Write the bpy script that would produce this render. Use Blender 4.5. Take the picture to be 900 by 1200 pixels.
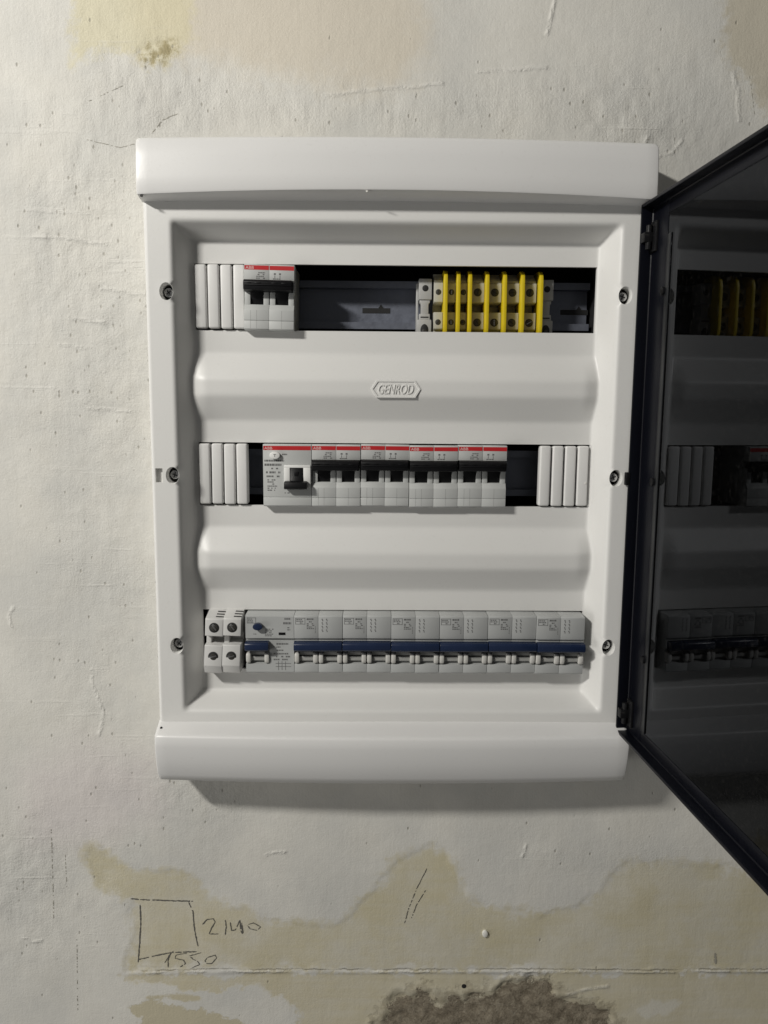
import bpy, bmesh, math, random
import numpy as np
from mathutils import Matrix, Vector

# ------------------------------------------------------------------ camera, light, exposure
S = 0.001                                   # everything below is written in millimetres
scene = bpy.context.scene
col = scene.collection
for o in list(bpy.data.objects):
    bpy.data.objects.remove(o)

cam_data = bpy.data.cameras.new('camera')
cam_data.sensor_fit = 'HORIZONTAL'
cam_data.sensor_width = 36.0
cam_data.lens = 890.0 / 900.0 * 36.0
cam_data.clip_start = 0.01
cam_data.clip_end = 50.0
cam = bpy.data.objects.new('camera', cam_data)
col.objects.link(cam)
p_, y_, r_ = 0.1310, 0.0113, 0.0074
cp, sp, cy, sy, cr, sr = math.cos(p_), math.sin(p_), math.cos(y_), math.sin(y_), math.cos(r_), math.sin(r_)
fw = Vector((sy * cp, cy * cp, -sp))
rt = Vector((cy, -sy, 0))
up = rt.cross(fw)
rt2 = cr * rt + sr * up
up2 = -sr * rt + cr * up
M = Matrix((rt2, up2, -fw)).transposed().to_4x4()
M.translation = Vector((-13.7, -571.5, 46.8)) * S
cam.matrix_world = M
scene.camera = cam

world = bpy.data.worlds.new('World')
scene.world = world
world.use_nodes = True
bg = world.node_tree.nodes['Background']
bg.inputs['Color'].default_value = (1.0, 0.985, 0.95, 1)
bg.inputs['Strength'].default_value = 0.09

lamp_data = bpy.data.lights.new('room_lamp', 'AREA')
lamp_data.shape = 'RECTANGLE'
lamp_data.size = 0.20
lamp_data.size_y = 0.05
lamp_data.energy = 15.2
lamp_data.color = (1.0, 0.972, 0.915)
lamp = bpy.data.objects.new('room_lamp', lamp_data)
lamp.location = (-0.90, -0.84, 0.71)
lamp.rotation_euler = (Vector((0, 0, 0)) - lamp.location).to_track_quat('-Z', 'Y').to_euler()
col.objects.link(lamp)

# added weak, broad fill from the left that brightens the lower left wall
side_data = bpy.data.lights.new('side_fill', 'AREA')
side_data.shape = 'DISK'
side_data.size = 0.9
side_data.energy = 8.0
side_data.color = (1.0, 0.98, 0.94)
side = bpy.data.objects.new('side_fill', side_data)
side.location = (-1.75, -0.95, -0.55)
side.rotation_euler = (Vector((-0.25, 0, -0.2)) - side.location).to_track_quat('-Z', 'Y').to_euler()
col.objects.link(side)

vs = scene.view_settings
scene.display_settings.display_device = 'sRGB'
vs.view_transform = 'Standard'
vs.look = 'None'
vs.exposure = 0.0
vs.gamma = 1.0
vs.use_curve_mapping = False

# ------------------------------------------------------------------ materials
def new_mat(name):
    m = bpy.data.materials.new(name)
    m.use_nodes = True
    nt = m.node_tree
    return m, nt, nt.nodes['Principled BSDF'], nt.links

def plastic(name, rgb, rough=0.4, var=0.06, scale=60, bump=0.0, bscale=900, metal=0.0, spec=0.5, dust=0.0, rvar=0.08):
    """plastic or metal with slight colour drift, uneven gloss and fine grain"""
    m, nt, b, L = new_mat(name)
    tc = nt.nodes.new('ShaderNodeTexCoord')
    n = nt.nodes.new('ShaderNodeTexNoise')
    n.inputs['Scale'].default_value = scale
    n.inputs['Detail'].default_value = 5
    L.new(tc.outputs['Object'], n.inputs['Vector'])
    mx = nt.nodes.new('ShaderNodeMix'); mx.data_type = 'RGBA'
    mx.inputs['A'].default_value = tuple(c * (1 - var) for c in rgb) + (1,)
    mx.inputs['B'].default_value = tuple(min(1, c * (1 + var)) for c in rgb) + (1,)
    L.new(n.outputs['Fac'], mx.inputs['Factor'])
    out = mx.outputs['Result']
    if dust:
        n2 = nt.nodes.new('ShaderNodeTexNoise')
        n2.inputs['Scale'].default_value = 420
        n2.inputs['Detail'].default_value = 6
        L.new(tc.outputs['Object'], n2.inputs['Vector'])
        r = nt.nodes.new('ShaderNodeMapRange')
        r.inputs['From Min'].default_value = 0.60
        r.inputs['From Max'].default_value = 0.80
        r.inputs['To Max'].default_value = dust
        L.new(n2.outputs['Fac'], r.inputs['Value'])
        m2 = nt.nodes.new('ShaderNodeMix'); m2.data_type = 'RGBA'
        L.new(r.outputs['Result'], m2.inputs['Factor'])
        L.new(out, m2.inputs['A'])
        m2.inputs['B'].default_value = (0.42, 0.39, 0.34, 1)
        out = m2.outputs['Result']
    L.new(out, b.inputs['Base Color'])
    rr = nt.nodes.new('ShaderNodeMapRange')
    rr.inputs['To Min'].default_value = max(0.02, rough - rvar)
    rr.inputs['To Max'].default_value = min(1, rough + rvar)
    L.new(n.outputs['Fac'], rr.inputs['Value'])
    L.new(rr.outputs['Result'], b.inputs['Roughness'])
    b.inputs['Metallic'].default_value = metal
    b.inputs['Specular IOR Level'].default_value = spec
    if bump:
        n3 = nt.nodes.new('ShaderNodeTexNoise')
        n3.inputs['Scale'].default_value = bscale
        n3.inputs['Detail'].default_value = 3
        L.new(tc.outputs['Object'], n3.inputs['Vector'])
        bp = nt.nodes.new('ShaderNodeBump')
        bp.inputs['Strength'].default_value = bump
        bp.inputs['Distance'].default_value = 0.0004
        L.new(n3.outputs['Fac'], bp.inputs['Height'])
        L.new(bp.outputs['Normal'], b.inputs['Normal'])
    return m

M_COVER = plastic('white_cover_plastic', (0.74, 0.735, 0.715), 0.40, 0.02, 14, 0.10, 700, dust=0.10)
M_TRIM = plastic('white_trim_plastic', (0.74, 0.735, 0.725), 0.38, 0.02, 14, 0.08, 700, dust=0.10)
M_STRIP = plastic('white_strip_plastic', (0.74, 0.735, 0.72), 0.45, 0.03, 60, 0.15, 900, dust=0.16)
M_HOUSE = plastic('grey_white_housing', (0.50, 0.51, 0.50), 0.48, 0.04, 90, 0.12, 1500, dust=0.08)
M_HOUSE2 = plastic('pale_grey_housing', (0.425, 0.435, 0.43), 0.45, 0.04, 90, 0.12, 1500, dust=0.08)
M_KNOB = plastic('pale_knob', (0.58, 0.57, 0.54), 0.45, 0.04, 90, 0.1, 1500)
M_GREYD = plastic('recess_grey', (0.36, 0.36, 0.345), 0.5, 0.04, 90)
M_WHITE = plastic('clean_white', (0.80, 0.80, 0.78), 0.4, 0.02, 90)
M_RED = plastic('red_band', (0.50, 0.018, 0.022), 0.45, 0.08, 120)
M_BLACK = plastic('black_toggle', (0.006, 0.006, 0.007), 0.42, 0.1, 120, 0.1, 1500, spec=0.25)
M_VOID = plastic('box_shade_plastic', (0.012, 0.012, 0.013), 0.7, 0.1, 60)  # shade of the unlit interior put into the box colour
M_BLUE = plastic('navy_toggle', (0.012, 0.022, 0.058), 0.27, 0.1, 120, 0.1, 1500)
M_INK = plastic('grey_ink', (0.14, 0.14, 0.14), 0.6, 0.15, 200)
M_INKW = plastic('white_ink', (0.75, 0.55, 0.53), 0.6, 0.05, 200)
M_YELLOW = plastic('yellow_plate', (0.66, 0.50, 0.012), 0.42, 0.08, 120, 0.1, 1200)
M_TERM = plastic('beige_terminal', (0.47, 0.46, 0.40), 0.5, 0.06, 120, 0.15, 1500)
M_CLAMP = plastic('grey_clamp', (0.44, 0.44, 0.43), 0.5, 0.06, 120, 0.15, 1500)
M_WTERM = plastic('white_terminal', (0.62, 0.615, 0.60), 0.45, 0.05, 90, 0.1, 1500, dust=0.12)
M_STEEL = plastic('dull_zinc', (0.19, 0.205, 0.25), 0.5, 0.16, 220, 0.25, 500, metal=0.5, rvar=0.15)
M_SCREW = plastic('screw_steel', (0.55, 0.55, 0.55), 0.28, 0.12, 300, 0.2, 900, metal=1.0)
M_DARKM = plastic('dark_metal', (0.075, 0.072, 0.066), 0.4, 0.2, 300, metal=0.6)
M_HOLE = plastic('hole_shade_black', (0.014, 0.014, 0.014), 0.6, 0.1, 100)  # black colour stands in for the shade inside holes and slots
M_DOOR = plastic('black_door_plastic', (0.0040, 0.0045, 0.0075), 0.34, 0.15, 40, 0.12, 500, dust=0.006, spec=0.14)
M_BEZEL = plastic('charcoal_bezel', (0.012, 0.013, 0.015), 0.36, 0.1, 40, 0.1, 500, dust=0.02, spec=0.4)
M_HINGE = plastic('worn_hinge', (0.008, 0.008, 0.009), 0.45, 0.3, 300, 0.4, 600, dust=0.25, spec=0.2)
M_PENCIL = plastic('pencil_lead', (0.11, 0.105, 0.095), 0.7, 0.3, 400)
M_SCRATCH = plastic('dirt_line', (0.34, 0.32, 0.27), 0.8, 0.3, 400)
M_CHIP = plastic('white_filler', (0.78, 0.77, 0.72), 0.7, 0.05, 300, 0.4, 600)

def pane_material():
    m, nt, b, L = new_mat('smoked_acrylic')
    out = nt.nodes['Material Output']
    nt.nodes.remove(b)
    tr = nt.nodes.new('ShaderNodeBsdfTransparent')
    tr.inputs['Color'].default_value = (0.05, 0.05, 0.055, 1)
    gl = nt.nodes.new('ShaderNodeBsdfGlossy')
    gl.inputs['Roughness'].default_value = 0.012
    gl.inputs['Color'].default_value = (0.84, 0.88, 0.96, 1)
    fr = nt.nodes.new('ShaderNodeFresnel')
    fr.inputs['IOR'].default_value = 1.25
    df = nt.nodes.new('ShaderNodeBsdfDiffuse')            # dust film
    df.inputs['Color'].default_value = (0.25, 0.24, 0.23, 1)
    tc = nt.nodes.new('ShaderNodeTexCoord')
    n = nt.nodes.new('ShaderNodeTexNoise')
    n.inputs['Scale'].default_value = 350
    n.inputs['Detail'].default_value = 6
    L.new(tc.outputs['Object'], n.inputs['Vector'])
    mr = nt.nodes.new('ShaderNodeMapRange')
    mr.inputs['From Min'].default_value = 0.55
    mr.inputs['From Max'].default_value = 0.85
    mr.inputs['To Min'].default_value = 0.003
    mr.inputs['To Max'].default_value = 0.05
    L.new(n.outputs['Fac'], mr.inputs['Value'])
    m1 = nt.nodes.new('ShaderNodeMixShader')
    L.new(fr.outputs['Fac'], m1.inputs['Fac'])
    L.new(tr.outputs[0], m1.inputs[1]); L.new(gl.outputs[0], m1.inputs[2])
    m2 = nt.nodes.new('ShaderNodeMixShader')
    L.new(mr.outputs['Result'], m2.inputs['Fac'])
    L.new(m1.outputs[0], m2.inputs[1]); L.new(df.outputs[0], m2.inputs[2])
    L.new(m2.outputs[0], out.inputs['Surface'])
    return m
M_PANE = pane_material()

def wall_material():
    m, nt, b, L = new_mat('painted_plaster')
    N = nt.nodes
    tc = N.new('ShaderNodeTexCoord')
    def noise(scale, detail=5, rough=0.55, vec=None):
        n = N.new('ShaderNodeTexNoise')
        n.inputs['Scale'].default_value = scale
        n.inputs['Detail'].default_value = detail
        n.inputs['Roughness'].default_value = rough
        L.new(vec if vec else tc.outputs['Object'], n.inputs['Vector'])
        return n.outputs['Fac']
    def math_(op, a, c):
        n = N.new('ShaderNodeMath'); n.operation = op
        for i, v in enumerate((a, c)):
            if isinstance(v, (int, float)): n.inputs[i].default_value = v
            else: L.new(v, n.inputs[i])
        return n.outputs[0]
    def rng(v, a, c, lo=0.0, hi=1.0):
        n = N.new('ShaderNodeMapRange'); n.interpolation_type = 'SMOOTHSTEP'
        n.inputs['From Min'].default_value = a; n.inputs['From Max'].default_value = c
        n.inputs['To Min'].default_value = lo; n.inputs['To Max'].default_value = hi
        L.new(v, n.inputs['Value'])
        return n.outputs['Result']
    def attr(name):
        n = N.new('ShaderNodeAttribute'); n.attribute_name = name
        return n.outputs['Fac']
    def mix(f, a, c):
        n = N.new('ShaderNodeMix'); n.data_type = 'RGBA'
        if isinstance(f, (int, float)): n.inputs['Factor'].default_value = f
        else: L.new(f, n.inputs['Factor'])
        for k, v in (('A', a), ('B', c)):
            if isinstance(v, tuple): n.inputs[k].default_value = v + (1,)
            else: L.new(v, n.inputs[k])
        return n.outputs['Result']
    big = noise(7, 4); mid = noise(28, 6, 0.62); fine = noise(150, 7, 0.65); grit = noise(600, 5, 0.7)
    mp = N.new('ShaderNodeMapping')                      # vertical brush streaks
    mp.inputs['Scale'].default_value = (260, 1, 16)
    L.new(tc.outputs['Object'], mp.inputs['Vector'])
    streak = noise(1.0, 4, 0.6, mp.outputs['Vector'])
    mp2 = N.new('ShaderNodeMapping')                     # horizontal trowel streaks
    mp2.inputs['Scale'].default_value = (14, 1, 240)
    L.new(tc.outputs['Object'], mp2.inputs['Vector'])
    streak2 = noise(1.0, 4, 0.6, mp2.outputs['Vector'])
    edge = math_('ADD', math_('MULTIPLY', math_('SUBTRACT', mid, 0.5), 26.0),
                 math_('MULTIPLY', math_('SUBTRACT', fine, 0.5), 16.0))
    def mask(name, soft=2.5, k=1.0):                     # attribute = signed distance in mm, inside > 0
        return rng(math_('ADD', attr(name), math_('MULTIPLY', edge, k)), -soft, soft)
    rough = attr('rough')
    c = mix(rng(math_('ADD', math_('MULTIPLY', big, 0.6), math_('MULTIPLY', noise(17, 6, 0.6), 0.4)), 0.40, 0.60), (0.62, 0.612, 0.575), (0.725, 0.708, 0.655))
    c = mix(rng(mid, 0.40, 0.75, 0, 0.35), c, (0.60, 0.58, 0.525))
    c = mix(math_('MULTIPLY', mask('pink', 25), 0.38), c, (0.66, 0.585, 0.60))
    c = mix(math_('MULTIPLY', mask('smear', 22), 0.30), c, (0.54, 0.53, 0.50))
    c = mix(math_('MULTIPLY', mask('pale', 16, 1.6), 0.80), c, (0.665, 0.605, 0.50))
    c = mix(math_('MULTIPLY', mask('yellow', 5, 1.3), 0.70), c, (0.68, 0.625, 0.42))
    c = mix(math_('MULTIPLY', mask('corner', 5, 1.4), 0.70), c, (0.52, 0.47, 0.36))
    c = mix(math_('MULTIPLY', mask('beige', 6.5, 1.5), math_('MULTIPLY', rng(math_('ADD', mid, math_('MULTIPLY', streak2, 0.5)), 0.45, 1.0, 0.62, 1.0), rng(noise(16, 6, 0.65), 0.36, 0.60, 0.60, 1.0))), c, (0.565, 0.515, 0.36))
    c = mix(math_('MULTIPLY', mask('low', 2.6, 1.2), rng(math_('ADD', mid, math_('MULTIPLY', streak2, 0.5)), 0.45, 1.0, 0.6, 1.0)), c, (0.575, 0.525, 0.38))
    c = mix(math_('MULTIPLY', mask('streak', 1.2), 0.9), c, (0.54, 0.49, 0.35))
    c = mix(math_('MULTIPLY', mask('streak2', 1.2, 0.5), 0.9), c, (0.54, 0.49, 0.35))
    c = mix(math_('MULTIPLY', mask('scrape2', 2.0, 0.7), 0.8), c, (0.66, 0.64, 0.57))
    stain = math_('MULTIPLY', mask('stain', 4), rng(fine, 0.38, 0.6))
    c = mix(math_('MULTIPLY', stain, 0.75), c, (0.29, 0.235, 0.10))
    n_c = noise(85, 7, 0.7)
    edge2 = math_('ADD', math_('MULTIPLY', math_('SUBTRACT', n_c, 0.5), 44.0), math_('MULTIPLY', edge, 1.2))
    halo = rng(math_('ADD', attr('cement'), edge2), -8, 1)
    c = mix(math_('MULTIPLY', halo, 0.62), c, mix(rng(fine, 0.4, 0.62), (0.30, 0.26, 0.18), (0.46, 0.42, 0.32)))
    cem = rng(math_('ADD', attr('cement'), math_('MULTIPLY', edge2, 0.85)), 2.5, 5.5)
    grain = noise(560, 5, 0.8)
    cemc = mix(rng(fine, 0.33, 0.66), (0.19, 0.158, 0.112), (0.34, 0.293, 0.22))
    cemc = mix(rng(grain, 0.52, 0.72), cemc, (0.47, 0.42, 0.33))
    cemc = mix(rng(grain, 0.48, 0.30), cemc, (0.10, 0.083, 0.058))
    c = mix(cem, c, cemc)
    c = mix(rng(grit, 0.64, 0.82, 0, 0.28), c, (0.40, 0.37, 0.31))       # specks of grime
    c = mix(rng(streak, 0.60, 0.78, 0, 0.14), c, (0.48, 0.46, 0.40))
    # pits left by air bubbles
    def pits(scale, size, keep):
        mpv = N.new('ShaderNodeMapping'); mpv.inputs['Scale'].default_value = (scale, 1, scale * 0.62)
        L.new(tc.outputs['Object'], mpv.inputs['Vector'])
        vo = N.new('ShaderNodeTexVoronoi'); vo.voronoi_dimensions = '3D'
        vo.inputs['Scale'].default_value = 1.0
        L.new(mpv.outputs['Vector'], vo.inputs['Vector'])
        sx = N.new('ShaderNodeSeparateXYZ'); L.new(vo.outputs['Color'], sx.inputs[0])
        gate = math_('GREATER_THAN', math_('ADD', sx.outputs[0], math_('MULTIPLY', rough, 0.34)), keep)
        return math_('MULTIPLY', rng(vo.outputs['Distance'], size * 0.3, size, 1, 0), gate)
    pit = math_('MAXIMUM', pits(210, 0.24, 1.02), pits(80, 0.10, 1.16))
    c = mix(math_('MULTIPLY', pit, 0.55), c, (0.30, 0.28, 0.23))  # shade in the pits painted as a darker colour
    L.new(c, b.inputs['Base Color'])
    b.inputs['Roughness'].default_value = 0.62
    b.inputs['Specular IOR Level'].default_value = 0.3
    mp3 = N.new('ShaderNodeMapping')                     # sharp lines dragged by the trowel
    mp3.inputs['Scale'].default_value = (11, 1, 150); mp3.inputs['Rotation'].default_value = (0, math.radians(4), 0)
    L.new(tc.outputs['Object'], mp3.inputs['Vector'])
    trowel = math_('MULTIPLY', rng(noise(1.0, 3, 0.5, mp3.outputs['Vector']), 0.60, 0.72), rough)
    mp4 = N.new('ShaderNodeMapping')                     # upright brush hairs
    mp4.inputs['Scale'].default_value = (330, 1, 34)
    L.new(tc.outputs['Object'], mp4.inputs['Vector'])
    hairs = math_('MULTIPLY', noise(1.0, 4, 0.65, mp4.outputs['Vector']), rough)
    rd = math_('DIVIDE', attr('ridge'), 1.3)
    ridge = math_('MULTIPLY', math_('POWER', 2.718, math_('MULTIPLY', math_('MULTIPLY', rd, rd), -1.0)), rng(fine, 0.36, 0.56, 0.25, 1.0))
    lw = math_('ADD', math_('ADD', attr('ledge'), math_('MULTIPLY', math_('SUBTRACT', fine, 0.5), 4.0)), math_('MULTIPLY', math_('SUBTRACT', mid, 0.5), 5.0))
    lg = math_('DIVIDE', lw, 1.0)
    ledge = math_('MULTIPLY', math_('POWER', 2.718, math_('MULTIPLY', math_('MULTIPLY', lg, lg), -1.0)), math_('MULTIPLY', attr('ledge_on'), rng(noise(38, 5), 0.46, 0.64, 0.0, 1.0)))
    lc = math_('DIVIDE', math_('SUBTRACT', lw, 1.9), 0.55)
    crack = math_('MULTIPLY', math_('POWER', 2.718, math_('MULTIPLY', math_('MULTIPLY', lc, lc), -1.0)), math_('MULTIPLY', attr('ledge_on'), rng(noise(60, 4), 0.38, 0.6, 0.1, 1.0)))
    c2 = mix(math_('MULTIPLY', crack, 0.6), c, (0.22, 0.19, 0.13))
    c2 = mix(math_('MULTIPLY', ledge, 0.30), c2, (0.68, 0.66, 0.59))  # highlight along the ledge painted into the colour
    c2 = mix(math_('MULTIPLY', ridge, 0.45), c2, (0.76, 0.745, 0.70))  # ridge highlights painted in as lighter plaster
    c2 = mix(math_('MULTIPLY', trowel, 0.30), c2, (0.76, 0.745, 0.70))  # lit trowel lines painted lighter as well
    L.new(c2, b.inputs['Base Color'])
    def acc(h, v, k):
        return math_('ADD', h, math_('MULTIPLY', v, k))
    h = math_('MULTIPLY', fine, 0.16)
    h = acc(h, grit, 0.12); h = acc(h, streak, 0.14); h = acc(h, streak2, 0.05); h = acc(h, mid, 0.75)
    h = acc(h, math_('MULTIPLY', fine, rough), 0.55); h = acc(h, math_('MULTIPLY', grit, rough), 0.35)
    h = acc(h, hairs, 0.42); h = acc(h, trowel, 0.34)
    h = acc(h, pit, -0.40); h = acc(h, ridge, 0.85); h = acc(h, ledge, 0.9); h = acc(h, crack, -0.6)
    h = acc(h, math_('MULTIPLY', cem, fine), 1.8); h = acc(h, math_('MULTIPLY', cem, grain), 2.6)
    h = acc(h, halo, -0.35); h = acc(h, cem, -0.9)
    for nm, kk in (('beige', -0.10), ('streak', -0.16), ('low', -0.12)):
        h = acc(h, mask(nm, 1.6, 1.25), kk)
    bp = N.new('ShaderNodeBump')
    bp.inputs['Strength'].default_value = 0.52
    bp.inputs['Distance'].default_value = 0.0016
    L.new(h, bp.inputs['Height'])
    L.new(bp.outputs['Normal'], b.inputs['Normal'])
    return m
M_WALL = wall_material()

# ------------------------------------------------------------------ helpers
class MB:
    """collects shapes (millimetres) and links them as one mesh object"""
    def __init__(self):
        self.bm = bmesh.new()
    def _add(self, t, mat=None):
        if mat is not None:
            t.transform(mat)
        me = bpy.data.meshes.new('tmp')
        t.to_mesh(me); t.free()
        self.bm.from_mesh(me)
        bpy.data.meshes.remove(me)
        return self
    def box(self, x0, x1, y0, y1, z0, z1, bev=0.0, seg=2, mat=None):
        t = bmesh.new()
        bmesh.ops.create_cube(t, size=1)
        t.transform(Matrix.Translation(((x0 + x1) / 2, (y0 + y1) / 2, (z0 + z1) / 2)) @ Matrix.Diagonal((abs(x1 - x0), abs(y1 - y0), abs(z1 - z0), 1)))
        if bev:
            bmesh.ops.bevel(t, geom=t.edges[:], offset=bev, segments=seg, profile=0.5, affect='EDGES', clamp_overlap=True)
        return self._add(t, mat)
    def prism(self, prof, x0, x1, bev=0.0, mat=None):
        """profile of (y, z) points extruded along x"""
        t = bmesh.new()
        a = [t.verts.new((x0, y, z)) for y, z in prof]
        b = [t.verts.new((x1, y, z)) for y, z in prof]
        t.faces.new(a); t.faces.new(b[::-1])
        n = len(prof)
        for i in range(n):
            j = (i + 1) % n
            t.faces.new((a[j], a[i], b[i], b[j]))
        bmesh.ops.recalc_face_normals(t, faces=t.faces[:])
        if bev:
            bmesh.ops.bevel(t, geom=t.edges[:], offset=bev, segments=2, profile=0.5, affect='EDGES', clamp_overlap=True)
        return self._add(t, mat)
    def plate(self, outline, y0, y1, bev=0.0, mat=None):
        """outline of (x, z) points extruded along y"""
        t = bmesh.new()
        a = [t.verts.new((x, y0, z)) for x, z in outline]
        b = [t.verts.new((x, y1, z)) for x, z in outline]
        t.faces.new(a); t.faces.new(b[::-1])
        n = len(outline)
        for i in range(n):
            j = (i + 1) % n
            t.faces.new((a[j], a[i], b[i], b[j]))
        bmesh.ops.recalc_face_normals(t, faces=t.faces[:])
        if bev:
            bmesh.ops.bevel(t, geom=t.edges[:], offset=bev, segments=2, profile=0.5, affect='EDGES', clamp_overlap=True)
        return self._add(t, mat)
    def cyl(self, x, z, r, y0, y1, n=24, bev=0.0, rz=None, mat=None):
        """cylinder along y; rz gives an oval"""
        rz = rz or r
        pts = [(x + r * math.cos(2 * math.pi * i / n), z + rz * math.sin(2 * math.pi * i / n)) for i in range(n)]
        return self.plate(pts, y0, y1, bev, mat)
    def build(self, name, material, parent=None, smooth=True, loc=None):
        me = bpy.data.meshes.new(name)
        self.bm.transform(Matrix.Scale(S, 4))
        self.bm.to_mesh(me); self.bm.free()
        return link_mesh(name, me, material, parent, smooth, loc)

def link_mesh(name, me, material, parent=None, smooth=True, loc=None):
    if smooth:
        for p in me.polygons: p.use_smooth = True
        me.set_sharp_from_angle(angle=math.radians(38))
    me.materials.append(material)
    o = bpy.data.objects.new(name, me)
    col.objects.link(o)
    if name in ('small_print', 'band_letters', 'emblem_letters'): o['kind'] = 'stuff'      # print too small to pick apart
    if parent: o.parent = parent
    if loc: o.location = tuple(c * S for c in loc)
    return o

def thing(name, label, cat, loc, group=None):
    o = bpy.data.objects.new(name, None)
    col.objects.link(o)
    o.empty_display_size = 0.01
    o.location = tuple(c * S for c in loc)
    o['label'] = label; o['category'] = cat
    if group: o['group'] = group
    return o

def copy_tree(o, parent=None):
    c = o.copy()
    col.objects.link(c)
    c.parent = parent
    for ch in list(o.children):
        copy_tree(ch, c)
    return c

def text_mesh(body, height, x, z, y, depth=0.12, shear=0.0, squeeze=1.0, align='LEFT', spacing=1.0):
    """flat lettering (mm) standing on a vertical face, read from -y"""
    cu = bpy.data.curves.new('lettering', 'FONT')
    cu.body = body
    cu.size = 1.0
    cu.extrude = 0.0
    cu.shear = shear
    cu.align_x = align
    cu.space_character = spacing
    cu.resolution_u = 3
    o = bpy.data.objects.new('tmp_text', cu)
    col.objects.link(o)
    dg = bpy.context.evaluated_depsgraph_get()
    dg.update()
    me = bpy.data.meshes.new_from_object(o.evaluated_get(dg))
    bpy.data.objects.remove(o)
    bm = bmesh.new(); bm.from_mesh(me)
    bpy.data.meshes.remove(me)
    k = height / 0.70                                    # cap height of the built-in font
    r = bmesh.ops.extrude_face_region(bm, geom=bm.faces[:])
    vs_ = [v for v in r['geom'] if isinstance(v, bmesh.types.BMVert)]
    bmesh.ops.translate(bm, vec=(0, 0, depth / k), verts=vs_)
    bmesh.ops.recalc_face_normals(bm, faces=bm.faces[:])
    for v in bm.verts:
        a, b_, c_ = v.co
        v.co = (x + a * k * squeeze, y - c_ * k, z + b_ * k)
    return bm

def print_bars(mb, x, z, w, lines, pitch, h, y, rnd, fill=0.8, depth=0.08):
    """illegible small print: broken bars of ink"""
    for i in range(lines):
        cx = x
        end = x + w * rnd.uniform(0.65, 1.0)
        while cx < end - 0.3:
            ww = min(rnd.uniform(0.5, 1.6), end - cx)
            if rnd.random() < fill:
                mb.box(cx, cx + ww, y - depth, y + 0.02, z - i * pitch - h, z - i * pitch)
            cx += ww + 0.35
POLYS = {
'beige': [(-243, -309), (-237, -299), (-214, -314), (-173, -321), (-149, -332), (-126, -351), (-105, -362), (-63, -368), (-36, -366), (-18, -351), (-8, -340), (2, -321), (20, -304), (37, -297), (47, -306), (54, -322), (67, -342), (83, -351), (104, -357), (125, -360), (153, -352), (176, -340), (185, -321), (200, -313), (234, -314), (262, -315), (312, -325), (375, -332), (382, -409), (-211, -409), (-204, -370), (-208, -348), (-230, -332)],
'low': [(-219, -413), (383, -414), (396, -573), (-86, -571), (-70, -462), (-74, -447), (-82, -432), (-106, -423), (-133, -430), (-155, -427), (-194, -419), (-211, -419)],
'streak': [(-212, -443), (-199, -440), (-184, -437), (-159, -443), (-142, -451), (-124, -457), (-86, -490), (-200, -490), (-202, -452)],
'streak2': [(-196, -434), (-176, -431), (-151, -433), (-154, -436), (-166, -438), (-180, -435)],
'scrape2': [(205, -445), (224, -437), (249, -440), (235, -451), (218, -456)],
'cement': [(-7, -460), (0, -446), (14, -432), (28, -427), (49, -434), (78, -431), (102, -421), (120, -417), (135, -419), (145, -430), (170, -439), (186, -447), (204, -467), (210, -556), (-18, -555)],
'yellow': [(-221, 362), (-224, 307), (-222, 289), (-203, 294), (-185, 293), (-174, 287), (-158, 286), (-152, 296), (-142, 309), (-132, 363)],
'pale': [(-182, 362), (-179, 296), (-131, 293), (-78, 279), (-36, 276), (13, 276), (20, 298), (20, 365)],
'corner': [(224, 367), (232, 323), (242, 293), (254, 282), (260, 267), (306, 251), (314, 368)],
'stain': [(-179, 295), (-172, 302), (-161, 305), (-153, 301), (-155, 293), (-163, 287), (-174, 287)],
'pink': [(-292, -234), (-244, -213), (-184, -227), (-178, -270), (-227, -295), (-282, -299)],
'smear': [(-186, 268), (-150, 275), (-114, 272), (-78, 264), (-96, 240), (-157, 225), (-193, 234)],
}
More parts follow.
